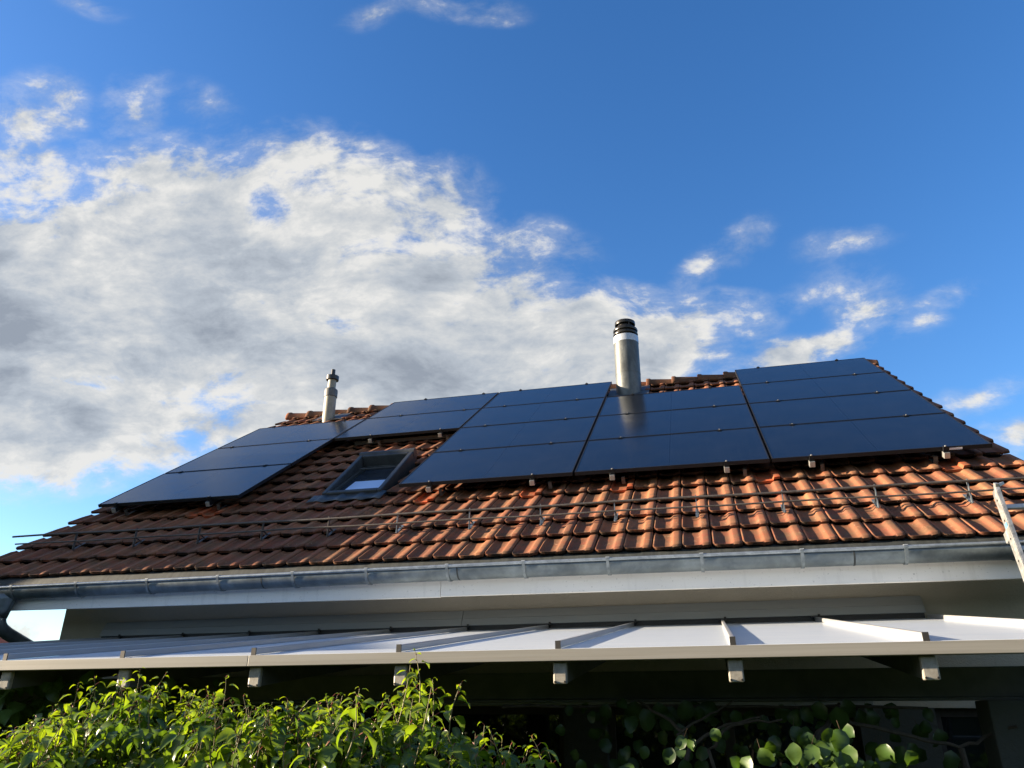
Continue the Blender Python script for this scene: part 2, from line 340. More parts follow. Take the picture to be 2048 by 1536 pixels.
# ------------------------------------------------------------------ ground
b = MB(); b.strip([[(-1500, -1500, GZ), (1500, -1500, GZ)], [(-1500, 1500, GZ), (1500, 1500, GZ)]]); g = b.build('ground', M['lawn']); tag(g, None, None, kind='structure')

# ================================================================== HOUSE
UL, UR = -0.36, 9.085
VE, VR = -1.50, 4.90       # eave and ridge along the slope
YW = -0.50                  # face of the garden wall
XL, XR = 0.385, 8.92
house = thing('house', (4.5, YW, GZ), 'rendered house with an old red tiled roof, zinc gutter and white fascia', 'house')

# --- tiles
TW, TL, NC = (UR - UL) / 44, 0.3455, 19
TB = -0.198
prof = [(0, .012), (.02, .019), (.055, .0205), (.085, .017), (.13, .005), (.17, .0008), (.30, 0), (.43, 0), (.55, .001), (.61, .006), (.66, .016), (.69, .022), (.73, .0255), (.86, .0265), (.95, .025), (.974, .019)]
prof2 = [(0, .014), (.03, .018), (.07, .018), (.10, .004), (.14, .001), (.19, 0), (.30, 0), (.43, 0), (.54, 0), (.62, .001), (.70, .002), (.745, .030), (.80, .032), (.86, .032), (.95, .032), (.985, .030)]
ts = [0, .006, .016, .030, .046, .07, .14, .22, .30, .345, .362]
rt_b = MB(); dirt = []
newset = {(int((7.03 - UL) / TW), 4), (int((8.61 - UL) / TW), 4), (int((5.67 - UL) / TW), 4), (int((3.77 - UL) / TW), 4), (int((1.18 - UL) / TW), 4), (int((1.49 - UL) / TW), 4), (int((4.95 - UL) / TW), 4)}
rnd = random.Random(3)
def ssm(x, a, b):
    t_ = max(0, min(1, (x - a) / (b - a))); return t_ * t_ * (3 - 2 * t_)
SKY_W = (2.60, 3.24, 0.22, 1.40)   # hole where the roof window sits
for cidx in range(NC):
    v0 = VE + cidx * TL
    for k in range(44):
        u0 = UL + k * TW
        if u0 + TW * .5 > SKY_W[0] and u0 + TW * .5 < SKY_W[1] and v0 > SKY_W[2] - .1 and v0 + TL < SKY_W[3] + .1: continue
        new = (k, cidx) in newset
        pf = prof2 if new else prof
        if new: new = 1
        ju = rnd.uniform(-.003, .003); jv = rnd.uniform(-.007, .007); jn = rnd.uniform(-.0015, .0035); tilt = rnd.uniform(-.004, .004)
        dd = rnd.uniform(.55, 1.15)
        base = len(rt_b.v); nS = len(pf)
        for j, t_ in enumerate(ts):
            for i, (s_, h_) in enumerate(pf):
                lip = 1 - ssm(t_, .004, .040)
                h = h_
                if not new:
                    h = max(h_, .0165 * lip) if s_ < .62 else h_ - .010 * (1 - ssm(t_, 0, .022))
                    if s_ < .12: h = h_ - .005 * (1 - ssm(t_, 0, .02)) - 0.006 * ssm(t_, .25, .345)
                else:
                    if t_ < .012: h = max(h_, .002)
                # rounded lower corners
                ca = max(0, (.16 - s_) / .16) ** 2 * .036 + max(0, (s_ - .82) / .16) ** 2 * .024
                if new: ca *= .2
                vv = v0 + jv + t_ + ca * (1 - ssm(t_, 0, .08))
                bulge = .004 * math.sin(s_ * math.pi) if t_ < .01 else 0
                n_ = TB + jn + h + .031 * (1 - t_ / TL) + tilt * (s_ - .5) * 2
                # two moulded ribs near the head of the course under the snow guard
                if cidx == 1 and .28 <= t_ < .34: n_ += .004
                rt_b.v.append(RP(u0 + ju + .0012 + s_ * TW, vv - bulge, n_))
                edge = (1 - ssm(t_, .0, .05)) * .55
                trough = .50 * (1 - ssm(abs(s_ - .30), .1, .26)) * (.4 + .6 * (1 - ssm(t_, .02, .2)))
                dirt.append(min(1, (edge + trough) * dd) * (.1 if new else 1))
        for j in range(len(ts) - 1):
            for i in range(nS - 1):
                a = base + j * nS + i; rt_b.face(a, a + 1, a + nS + 1, a + nS, m=1 if new else 0)
        # thickness: front lip and sides folded down
        b2 = len(rt_b.v)
        for i in range(nS):
            p = rt_b.v[base + i]; rt_b.v.append(p + RP(0, .006, -.024)); dirt.append(.95 if not new else .1)
        for i in range(nS - 1): rt_b.face(b2 + i, b2 + i + 1, base + i + 1, base + i, m=1 if new else 0)
        for side in (0, nS - 1):
            b3 = len(rt_b.v)
            for j in range(len(ts)): rt_b.v.append(rt_b.v[base + j * nS + side] + RP(0, 0, -.020)); dirt.append(.5)
            for j in range(len(ts) - 1):
                a = base + j * nS + side
                q = (a, a + nS, b3 + j + 1, b3 + j); rt_b.face(*(q if side == 0 else q[::-1]), m=1 if new else 0)
rt_b.at['dirt'] = dirt
rt_b.build('roof', [M['tile'], M['tile_new']], house, smooth=True, angle=50)
# under layer, gable verge boards, back slope
b = MB(); b.rbox(UL + .03, SKY_W[0], VE + .10, VR + .02, -.27, -.222); b.rbox(SKY_W[1], UR - .03, VE + .10, VR + .02, -.27, -.222)
b.rbox(SKY_W[0], SKY_W[1], VE + .10, SKY_W[2], -.27, -.222); b.rbox(SKY_W[0], SKY_W[1], SKY_W[3], VR + .02, -.27, -.222)
b.build('roof_deck', M['deck'], house)
Rg = RP(0, VR, -.17); YR, ZR = Rg.y, Rg.z
b = MB(); yb = 2 * YR - RP(0, VE, -.17).y
rows = []
for i in range(20):
    t_ = i / 19
    rows.append([(UL, YR + (yb - YR) * t_, ZR - .02 - (YR * 0 + (yb - YR) * t_) * math.tan(PITCH)), (UR, YR + (yb - YR) * t_, ZR - .02 - ((yb - YR) * t_) * math.tan(PITCH))])
b.strip(rows); o = b.build('back_roof', M['tile_ridge'], house, solid=.05)
for x0, x1 in ((UL + .01, UL + .035), (UR - .035, UR - .01)):
    b = MB(); b.rbox(x0, x1, VE + .06, VR, -.44, -.225); b.build('verge_board', M['fascia'], house)
# ridge caps
k = 0; u = UL
while u < UR - .1:
    ln = .385; b = MB(); rows = []
    tiltn = rnd.uniform(-.004, .004); u1 = min(u + ln + .03, UR + .02)
    for uu, r, dz in ((u, .118, .022), (u + .012, .124, .024), (u + .05, .124, .022), (u + .07, .115, .018), (u1 - .02, .104, 0), (u1, .102, 0)):
        rows.append([Vector((uu, YR + r * math.sin(a), ZR - .075 + dz + tiltn + r * math.cos(a) * 1.05)) for a in [R_(x) for x in range(-98, 99, 14)]])
    b.strip(rows); b.at['dirt'] = [rnd.uniform(.1, .5)] * len(b.v)
    o = b.build('ridge_cap', M['tile_ridge'] if k % 5 else M['tile'], house, smooth=True, solid=.014); u += ln; k += 1

# --- walls (garden side with openings), gables
def z_roof(y): return -.17 / CA + y * math.tan(PITCH)
b = MB()
HD = -2.035
def wallbox(x0, x1, z0, z1): b.box(x0, x1, YW, YW + .3, z0, z1)
ops = [(2.35, 5.27), (5.60, 7.40), (7.90, 8.27)]
b.box(XL, XR, YW, YW + .3, HD, -.98)
b_low = b; b = MB()
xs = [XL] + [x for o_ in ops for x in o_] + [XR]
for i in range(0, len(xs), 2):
    b = MB(); b.box(xs[i], xs[i + 1], YW, YW + .3, GZ, HD); b.build('terrace_wall', M['plaster_shaded'], house)
b = b_low
yb = 2 * YR - YW
for x0 in (XL, XR - .3):
    c = []
    pts = [(YW + .3, GZ), (yb, GZ), (yb, -.98), (YR, ZR - .33), (YW + .3, -.98 + .2)]
    i0 = [b.vert((x0, y, z)) for y, z in pts]; i1 = [b.vert((x0 + .3, y, z)) for y, z in pts]
    b.face(*i0[::-1]); b.face(*i1)
    for q in range(5): b.face(i0[q], i0[(q + 1) % 5], i1[(q + 1) % 5], i1[q])
b.box(XL + .3, XR - .3, yb - .3, yb, GZ, -.98)
b.build('wall', M['plaster'], house)
for (x0, x1), cat in zip(ops, ('patio_door', 'patio_door', 'window')):
    b = MB(); fr = .055
    b.box(x0, x0 + fr, YW + .10, YW + .17, GZ, HD - .002); b.box(x1 - fr, x1, YW + .10, YW + .17, GZ, HD - .002); b.box(x0 + fr, x1 - fr, YW + .10, YW + .17, HD - .06, HD - .002)
    if x1 - x0 > 1:
        xm = (x0 + x1) / 2; b.box(xm - .04, xm + .04, YW + .105, YW + .165, GZ, HD - .06)
    f = b.build(cat, M['wood_shade_frame'], house, bevel=.004)
    b = MB(); b.box(x0 + fr, x1 - fr, YW + .13, YW + .14, GZ + .05, HD - .06); b.build('pane', M['glass'], f)
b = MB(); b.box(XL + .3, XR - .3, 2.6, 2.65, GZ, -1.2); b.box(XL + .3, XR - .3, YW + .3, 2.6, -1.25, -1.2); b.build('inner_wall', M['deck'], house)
# shutter box over the doors
b = MB(); b.box(2.2, 7.5, YW - .075, YW - .002, -2.03, -1.83); b.box(2.2, 7.5, YW - .09, YW - .075, -2.0, -1.985); b.build('shutter_box', M['cassette'], house, bevel=.004)

# --- fascia with joint
b = MB(); zt = -1.015
b.box(UL + .02, 4.449, -1.145, -1.12, -1.272, zt); b.box(4.452, UR - .02, -1.145, -1.12, -1.268, zt)
b.build('fascia', M['fascia'], house, bevel=.003)
b = MB(); b.strip([[(UL + .03, -1.119, -1.262), (UR - .03, -1.119, -1.262)], [(UL + .03, YW - .001, -1.262 + .62 * math.tan(PITCH)), (UR - .03, YW - .001, -1.262 + .62 * math.tan(PITCH))]])
b.build('soffit', M['fascia'], house, solid=.01)
# --- drip apron between tiles and gutter
b = MB(); rows = []
for Y, Z in ((-1.09, -.965), (-1.145, -1.005), (-1.165, -1.04), (-1.172, -1.075)): rows.append([(UL, Y, Z), (UR, Y, Z)])
b.strip(rows); b.build('drip_apron', M['zinc_dark'], house, solid=.002)
# --- gutter
def gz(x): return -1.064 - .0035 * max(0, 5.0 - x) * 1.9 + .0 * x
gut_y, gut_r = -1.222, .078
b = MB(); rows = []
xs = [UL - .02 + i * (UR + .04 - UL) / 60 for i in range(61)]
for x in xs:
    z = gz(x); row = []
    for a in range(0, 181, 12):
        A = R_(a); row.append((x, gut_y + gut_r * math.cos(A), z - .012 - gut_r * math.sin(A) * 1.05))
    rows.append(row)
b.strip(rows)
gut = b.build('gutter', M['zinc'], house, smooth=True, solid=.003)
b = MB(); b.tube([(x, gut_y - gut_r - .004, gz(x)) for x in xs], .0125, 10); b.build('bead', M['zinc_bead'], gut, smooth=True)
for x in (UL - .02, UR + .02):
    b = MB(); c0 = b.vert((x, gut_y, gz(x) - .012)); ring = [b.vert((x, gut_y + gut_r * math.cos(R_(a)), gz(x) - .012 - gut_r * math.sin(R_(a)) * 1.05)) for a in range(0, 181, 12)]
    for i in range(len(ring) - 1): b.face(c0, ring[i], ring[i + 1])
    b.build('end_cap', M['zinc'], gut, solid=.003)
for x in (2.98, 4.63, 7.42):   # soldered joints
    b = MB(); rows = []
    for dx in (-.006, .006):
        rows.append([(x + dx, gut_y + (gut_r + .0022) * math.cos(R_(a)), gz(x) - .012 - (gut_r + .0022) * math.sin(R_(a)) * 1.05) for a in range(60, 181, 12)])
    b.strip(rows); b.build('joint', M['zinc_dark'], gut, solid=.001)
for x in (0.528, 1.203, 1.911, 2.584, 3.260, 3.891, 4.552, 5.147, 5.769, 6.427, 7.092, 7.740, 8.39, 9.0):
    b = MB(); rows = []
    for dx in (-.011, .011):
        r = gut_r + .006; row = [(x + dx, -1.147, gz(x) - .05)]
        row += [(x + dx, gut_y + r * math.cos(R_(a)), gz(x) - .012 - r * math.sin(R_(a)) * 1.05) for a in range(20, 176, 12)]
        row += [(x + dx, gut_y - r - .010, gz(x) - .002), (x + dx, gut_y - r - .006, gz(x) + .012), (x + dx, gut_y - r + .012, gz(x) + .013)]
        rows.append(row)
    b.strip(rows); br = b.build('bracket', M['zinc_bracket'], gut, solid=.004)
    b = MB(); b.box(x - .0135, x + .0135, gut_y - gut_r - .018, gut_y - gut_r + .012, gz(x) + .010, gz(x) + .0145); b.build('clip', M['steel_bright'], gut)
# outlet and downpipe with swan neck
b = MB(); ox = .375; rows = []
for f in (0, .25, .5, .75, 1):
    z = gz(ox) - .05 - f * .20; rx = .145 * (1 - f) + .055 * f; ry = .082 * (1 - f) + .055 * f; cx = ox + .02 * f
    rows.append([(cx + rx * math.cos(R_(a)), gut_y + ry * math.sin(R_(a)), z) for a in range(0, 361, 15)])
b.strip(rows); b.build('outlet', M['zinc'], gut, smooth=True, solid=.003)
b = MB()
P = [Vector((ox + .02, gut_y, gz(ox) - .22)), Vector((ox + .02, gut_y, gz(ox) - .26)), Vector((ox + .02, gut_y + .015, gz(ox) - .30)), Vector((ox + .02, gut_y + .05, gz(ox) - .335)), Vector((ox + .02, gut_y + .11, gz(ox) - .365)), Vector((ox + .01, -.68, -1.60)), Vector((ox, -.61, -1.66)), Vector((ox, -.575, -1.76)), Vector((ox, -.575, GZ))]
b.tube(P, .054, 18); dp = b.build('downpipe', M['zinc'], house, smooth=True)
b = MB(); b.lathe((ox + .02, gut_y, gz(ox) - .235), [(.0535, 0), (.059, 0), (.059, .02), (.0535, .02)], 24); b.build('collar', M['zinc'], dp)

# --- roof window
win = MB(); u0, u1, v0, v1 = 2.57, 3.25, .235, 1.36
def nn(v): return -.115 + .115 * (v - v0) / (v1 - v0)
def wedge(b, ua, ub, va, vb, low=-.24):
    b.hexa([RP(ua, va, low), RP(ub, va, low), RP(ub, vb, low), RP(ua, vb, low), RP(ua, va, nn(va)), RP(ub, va, nn(va)), RP(ub, vb, nn(vb)), RP(ua, vb, nn(vb))])
wedge(win, u0, u0 + .052, v0, v1); wedge(win, u1 - .052, u1, v0, v1); wedge(win, u0 + .052, u1 - .052, v0, v0 + .06); wedge(win, u0 + .052, u1 - .052, v1 - .12, v1)
rw = win.build('roof_window', M['sash'], house, bevel=.010)
b = MB(); b.tube([RP(u0 - .004, v1 - .03, -.045), RP(u1 + .004, v1 - .03, -.045)], .062, 20); b.build('shutter_housing', M['sash'], rw, smooth=True)
b = MB()
for x0, x1, y0, y1 in ((u0 + .054, u0 + .09, v0 + .062, v1 - .122), (u1 - .09, u1 - .054, v0 + .062, v1 - .122), (u0 + .10, u1 - .10, v0 + .062, v0 + .095), (u0 + .10, u1 - .10, v1 - .155, v1 - .122)): b.rbox(x0, x1, y0, y1, -.2, -.135)
b.build('sash', M['zinc_dark'], rw, bevel=.004)
b = MB(); b.rbox(u0 + .08, u1 - .08, v0 + .08, v1 - .13, -.175, -.165); b.build('pane', M['sky_glass'], rw)
b = MB(); b.rbox(u0 + .16, u1 - .11, v0 + .108, v0 + .50, -.1645, -.1625); b.build('sky_tint_blind', M['sky_tint_blind'], rw)
b = MB(); b.tube([RP(u0 + .10, v1 - .34, -.105), RP(u1 - .10, v1 - .34, -.105)], .010, 8); b.build('handle_bar', M['sash'], rw, smooth=True)
b = MB(); rows = []
for vv, n_ in ((.255, -.145), (.15, -.150), (.06, -.152)):
    rows.append([RP(2.47 + i * .0128, vv - (.02 * math.cos((2.47 + i * .0128 - UL) / TW * 2 * math.pi) if vv < .1 else 0), n_ + .012 * max(0, math.cos(((2.47 + i * .0128 - UL) / TW - .82) * 2 * math.pi)) + .0015 * (i % 2)) for i in range(66)])
b.strip(rows); b.build('flashing', M['lead'], rw, smooth=True, solid=.003)

# --- chimney flue
cx, cy = 5.557, 3.72
b = MB(); b.lathe((cx, cy, 0), [(.187, 2.0), (.187, 2.585), (.1895, 2.586), (.1895, 2.60), (.1875, 2.601), (.1875, 3.115)], 56)
ch = b.build('chimney', M['steel'], house, smooth=True)
b = MB(); b.lathe((cx, cy, 0), [(.1875, 3.105), (.191, 3.106), (.191, 3.215), (.186, 3.217), (.15, 3.218)], 56); b.build('band', M['steel_bright'], ch, smooth=True)
b = MB(); z = 3.215
b.lathe((cx, cy, 0), [(.150, z), (.150, z + .03), (.186, z + .035), (.190, z + .05), (.186, z + .065), (.155, z + .07), (.155, z + .095), (.184, z + .10), (.189, z + .118), (.184, z + .135), (.150, z + .14), (.145, z + .17)], 48)
b.build('cowl', M['black_cowl'], ch, smooth=True, angle=35)
b = MB(); b.lathe((cx, cy, 0), [(.125, z + .235), (.155, z + .215), (.158, z + .235), (.155, z + .265), (.10, z + .285), (.002, z + .29)], 48)
for a in range(0, 360, 60): b.bar((cx + .14 * math.cos(R_(a)), cy + .14 * math.sin(R_(a)), z + .12), (cx + .145 * math.cos(R_(a)), cy + .145 * math.sin(R_(a)), z + .225), .012, .012, (1, 0, .1))
b.lathe((cx, cy, 0), [(.115, z + .1), (.115, z + .235)], 32)
b.build('rain_cap', M['black_cowl'], ch, smooth=True, angle=35)
b = MB(); b.rbox(cx - .30, cx + .30, 4.05, 4.72, -.165, -.150); b.build('flashing', M['lead'], ch, bevel=.004)
# --- plastic flue
px_, py_ = .60, 3.78
b = MB(); b.lathe((px_, py_, 0), [(.098, 2.0), (.098, 2.735), (.103, 2.74)], 36); fl = b.build('flue_pipe', M['pvc'], house, smooth=True)
b = MB(); b.lathe((px_, py_, 0), [(.098, 2.735), (.108, 2.74), (.110, 2.84), (.106, 2.87), (.070, 2.90)], 36); b.build('lower_collar', M['pvc_dark'], fl, smooth=True)
b = MB(); b.lathe((px_, py_, 0), [(.068, 2.89), (.068, 3.08)], 36); b.build('upper_pipe', M['pvc'], fl, smooth=True)
b = MB(); b.lathe((px_, py_, 0), [(.068, 3.045), (.104, 3.05), (.106, 3.12), (.075, 3.13), (.036, 3.13), (.034, 3.245), (.002, 3.245)], 36); b.build('cap', M['black'], fl, smooth=True)
b = MB(); b.rbox(px_ - .24, px_ + .30, 4.35, 4.75, -.162, -.152); b.build('flashing', M['lead'], fl, bevel=.004)

# --- snow guard
sgv = -.955
def spos(u_, dz): p = RP(u_, sgv, -.145); return Vector((p.x, p.y, p.z + dz))
us = [.504, 1.19, 1.887, 2.55, 3.21, 3.87, 4.53, 5.15, 5.769, 6.42, 7.076, 7.745, 8.38, 9.0]
b = MB(); b.tube([spos(-.245 + i * .4, .158 + .004 * math.sin(i * 1.3)) + Vector((0, -.016, 0)) for i in range(25)], .0095, 8)
sg = b.build('snow_guard', M['rod'], house, smooth=True)
b = MB(); b.tube([spos(-.19 + i * .4, .080 + .003 * math.sin(i * 1.7 + 1)) + Vector((0, -.016, 0)) for i in range(24)], .0075, 8); b.build('lower_rod', M['rod'], sg, smooth=True)
for u_ in us:
    b = MB(); p = spos(u_, 0)
    b.bar(p + Vector((0, 0, -.005)), p + Vector((0, .004, .178)), .006, .026, (0, -1, 0))
    q = RP(u_, sgv + .16, -.140); b.bar(p, q, .026, .005, (0, -SA, CA)); b.bar(spos(u_, .09), RP(u_ + .002, sgv + .11, -.138), .014, .005, (0, 0, 1))
    b.build('guard_bracket', M['zinc_bracket'] if u_ > 3.5 else M['rod'], sg)  # left brackets get the darker rod material, painting out blue sky light

# ================================================================== SOLAR PANELS
PW, PH, GX = 1.755, 1.1306, .0205
colname = ['leftmost column', 'second column from the left, above the roof window', 'middle column', 'fourth column, below the steel chimney', 'rightmost column']
cols = {0: (0, 3), 1: (2, 4), 2: (0, 4), 3: (0, 3), 4: (0, 4)}
rownm = {(0, 3): ['lowest', 'middle', 'topmost'], (2, 4): ['lower', 'upper'], (0, 4): ['lowest', 'second lowest', 'second highest', 'topmost']}
railu = {0: (.235, 1.405), 1: (2.31, 3.28), 2: (3.88, 4.92), 3: (5.682, 6.71), 4: (7.43, 8.498)}
for c_, (r0, r1) in cols.items():
    for r in range(r0, r1):
        u0 = c_ * (PW + GX); v0 = r * PH + .010 * (r > 0); v1 = (r + 1) * PH - .010
        lab = '%s black solar panel of the %s' % (rownm[(r0, r1)][r - r0], colname[c_])
        base = RP(u0, v0, 0); T = thing('solar_panel', base, lab, 'solar panel', 'black solar panels on the tiled roof')
        b = MB(); fw_ = .011; th = -.035
        b.rbox(u0, u0 + PW, v0, v0 + fw_, th, 0); b.rbox(u0, u0 + PW, v1 - fw_, v1, th, 0); b.rbox(u0, u0 + fw_, v0 + fw_, v1 - fw_, th, 0); b.rbox(u0 + PW - fw_, u0 + PW, v0 + fw_, v1 - fw_, th, 0)
        b.rbox(u0 + fw_, u0 + PW - fw_, v0 + fw_, v1 - fw_, -.012, -.008)
        b.build('frame', M['black_frame'], T)
        # glass: its own local frame so that the cell grid runs along the panel
        me = bpy.data.meshes.new('glass'); hw, hh = (PW - 2 * fw_) / 2, (v1 - v0 - 2 * fw_) / 2
        me.from_pydata([(-hw, -hh, 0), (hw, -hh, 0), (hw, hh, 0), (-hw, hh, 0)], [], [(0, 1, 2, 3)]); me.materials.append(M['solar'])
        go = bpy.data.objects.new('glass', me); COL.objects.link(go); go.parent = T
        cpt = RP(u0 + PW / 2, (v0 + v1) / 2, -.0025) - base; go.location = cpt
        # slight sag and tolerance of each module turns its reflection a little
        go.rotation_euler = (PITCH + rnd.uniform(-.0012, .0012), rnd.uniform(-.0012, .0012), 0)
        if c_ > 1 and False:
            b = MB(); um = u0 + PW / 2; b.rbox(um - .007, um + .007, v0 + fw_, v1 - fw_, -.004, -.0012); b.build('centre_strip', M['black_frame'], T)
        if (c_, r) == (4, 0):
            b = MB(); b.rbox(u0 + 1.43, u0 + 1.53, v0 - .002, v0 - .0005, -.03, -.012); b.build('label', M['sticker'], T)
    for ri, u_ in enumerate(railu[c_]):
        va, vb = r0 * PH - .06, r1 * PH + .05
        T = thing('mounting_rail', RP(u_, va, -.09), '%s aluminium mounting rail under the %s' % (('left', 'right')[ri], colname[c_].replace(', above the roof window', ' of solar panels').replace(', below the steel chimney', ' of solar panels') + ('' if 'second' in colname[c_] or 'fourth' in colname[c_] else ' of solar panels')), 'rail', 'aluminium rails under the solar panels')
        b = MB(); b.rbox(u_ - .02, u_ + .02, va + .012, vb, -.082, -.037); b.build('rail', M['black_frame'], T)
        b = MB(); b.rbox(u_ - .021, u_ + .021, va - .0, va + .012, -.086, -.036); b.rbox(u_ - .021, u_ + .021, va + .012, va + .06, -.088, -.083); b.rbox(u_ - .024, u_ - .0205, va, va + .06, -.086, -.036); b.build('rail_end', M['alu'], T, bevel=.002)
        for r in range(r0, r1 + 1):
            v = r * PH; b = MB()
            if r == r0:
                b.rbox(u_ - .018, u_ + .018, v - .022, v - .002, -.036, .004); b.rbox(u_ - .018, u_ + .018, v - .022, v + .009, .004, .008); b.tube([RP(u_, v - .012, .008), RP(u_, v - .012, .016)], .008, 8, m=1)
            elif r == r1:
                b.rbox(u_ - .022, u_ + .022, v - .009, v + .018, .001, .006); b.rbox(u_ - .022, u_ + .022, v, v + .018, -.036, .001); b.tube([RP(u_, v + .006, .006), RP(u_, v + .006, .016)], .008, 8)
            else:
                b.rbox(u_ - .022, u_ + .022, v - .022, v + .022, .001, .007); b.rbox(u_ - .02, u_ + .02, v - .008, v + .008, -.036, .001); b.tube([RP(u_, v, .007), RP(u_, v, .013)], .004, 8, m=1)
            b.build('clamp', [M['black_frame'], M['alu']], T)
        for hk in range(r0, r1):
            v = hk * PH + .02; hu = u_ + (.07 if ri else .09) * (1 if u_ < 8 else -1) * (2.2 if c_ in (2, 3) and ri else 1)
            b = MB(); b.rbox(hu - .016, hu + .016, v - .01, v + .0, -.145, -.085); b.rbox(hu - .016, hu + .016, v - .01, v + .13, -.151, -.145); b.rbox(hu - .016, hu + .016, v, v + .05, -.092, -.086)
            b.build('roof_hook', M['rod'], T)
# cross batten visible below the second column
b = MB(); b.rbox(2.02, 3.42, 2.335, 2.375, -.135, -.088); tag(b.build('cross_rail', M['wood_shade_frame']), 'brown cross rail under the panels above the roof window', 'rail')

# ================================================================== CANOPY
SL = math.tan(R_(7.2)); YF = -3.63
def cz(y): return -1.850 + SL * (y - YF)
can = thing('patio_canopy', (4.5, -3.0, GZ), 'low patio canopy of pale sheets, grey glazing bars and a beige front beam', 'canopy')
can.location.x += .018; can.rotation_euler = (0, -.0065, 0)      # the canopy drains towards the left
bx = [1.13, 1.80, 2.47, 3.145, 3.808, 4.487, 5.172, 5.853, 6.529, 7.200]
CX0, CX1 = .93, 7.95
edges = [CX0] + bx + [CX1]
for a, c in zip(edges, edges[1:]):
    b = MB(); y0, y1 = -3.655, YW - .085
    b.hexa([(a + .004, y0, cz(y0) - .016), (c - .004, y0, cz(y0) - .016), (c - .004, y1, cz(y1) - .016), (a + .004, y1, cz(y1) - .016), (a + .004, y0, cz(y0)), (c - .004, y0, cz(y0)), (c - .004, y1, cz(y1)), (a + .004, y1, cz(y1))])
    b.build('roof_sheet', M['opal'], can)
for i, x in enumerate(bx):
    b = MB(); y0, y1 = -3.655, YW - .09
    def seg(xa, xb, za, zb, y0=y0, y1=y1, m=0): b.hexa([(xa, y0, cz(y0) + za), (xb, y0, cz(y0) + za), (xb, y1, cz(y1) + za), (xa, y1, cz(y1) + za), (xa, y0, cz(y0) + zb), (xb, y0, cz(y0) + zb), (xb, y1, cz(y1) + zb), (xa, y1, cz(y1) + zb)], m)
    seg(x - .010, x + .010, .002, .029); gb = b.build('glazing_bar', M['bar'], can, bevel=.004)
    b = MB(); b.box(x - .0108, x + .0108, y0 - .007, y0 - .0005, cz(y0) - .001, cz(y0) + .030)
    b.build('bar_end', M['rubber'], gb)
    b = MB(); yy = YW - .115; b.box(x - .032, x + .032, yy - .015, yy + .02, cz(yy) + .026, cz(yy) + .036); b.tube([(x + .022, yy, cz(yy) + .03), (x + .022, yy, cz(yy) + .05)], .009, 8); b.build('fixing', M['rubber'], gb)
    # rafter below
    b = MB(); ya, yb_ = -3.605, YW - .002
    b.hexa([(x - .027, ya, cz(ya) - .132), (x + .027, ya, cz(ya) - .132), (x + .027, yb_, cz(yb_) - .132), (x - .027, yb_, cz(yb_) - .132), (x - .027, ya, cz(ya) - .018), (x + .027, ya, cz(ya) - .018), (x + .027, yb_, cz(yb_) - .018), (x - .027, yb_, cz(yb_) - .018)])
    rf = b.build('rafter', M['rafter'], can)
    b = MB(); b.box(x - .028, x + .028, -3.632, -3.6055, -1.984, -1.901); ep = b.build('end_plate', M['plate'], rf, bevel=.006)
    b = MB()
    for dx in (-.020, .020): b.tube([(x + dx, -3.635, -1.976), (x + dx, -3.631, -1.976)], .0042, 10)
    b.build('screw', M['black'], rf)
b = MB()
for a, c in ((CX0, 4.468), (4.470, CX1 + .06)):
    b.box(a, c, -3.668, -3.657, -1.900, -1.855); b.box(a, c, -3.657, -3.615, -1.900, -1.892)
b.build('front_beam', M['beam'], can, bevel=.002)
b = MB(); b.box(CX0, CX1, -3.03, -2.97, -2.03, -1.912); b.box(CX0, CX1, -3.04, -2.96, -2.043, -2.031); b.build('purlin', M['rafter'], can, bevel=.003)
for x in (7.62, 4.45, 1.1):
    b = MB(); b.box(x - .11, x + .11, -3.09, -2.91, GZ, -2.0435); b.build('post', M['plaster_shaded'], can, bevel=.006)
b = MB()
for a, c in ((.915, 4.443), (4.446, 7.95)):
    b.hexa([(a, -.60, -1.428), (c, -.60, -1.428), (c, YW - .001, -1.428), (a, YW - .001, -1.428), (a, -.575, -1.37), (c, -.575, -1.37), (c, YW - .001, -1.37), (a, YW - .001, -1.37)])
    b.hexa([(a, -.575, -1.3695), (c, -.575, -1.3695), (c, YW - .001, -1.3695), (a, YW - .001, -1.3695), (a, -.53, -1.30), (c, -.53, -1.30), (c, YW - .001, -1.30), (a, YW - .001, -1.30)])
b.build('wall_profile', M['cassette'], can, bevel=.004)
b = MB(); b.box(.93, 7.94, -.585, YW - .001, -1.47, -1.4285); b.build('seal', M['rubber'], can)
for x in (CX1 + .012, CX0 - .012):
    b = MB(); b.bar((x, -3.655, cz(-3.655) + .01), (x, YW - .09, cz(YW - .09) + .01), .024, .035); b.build('edge_trim', M['bar'], can, bevel=.003)

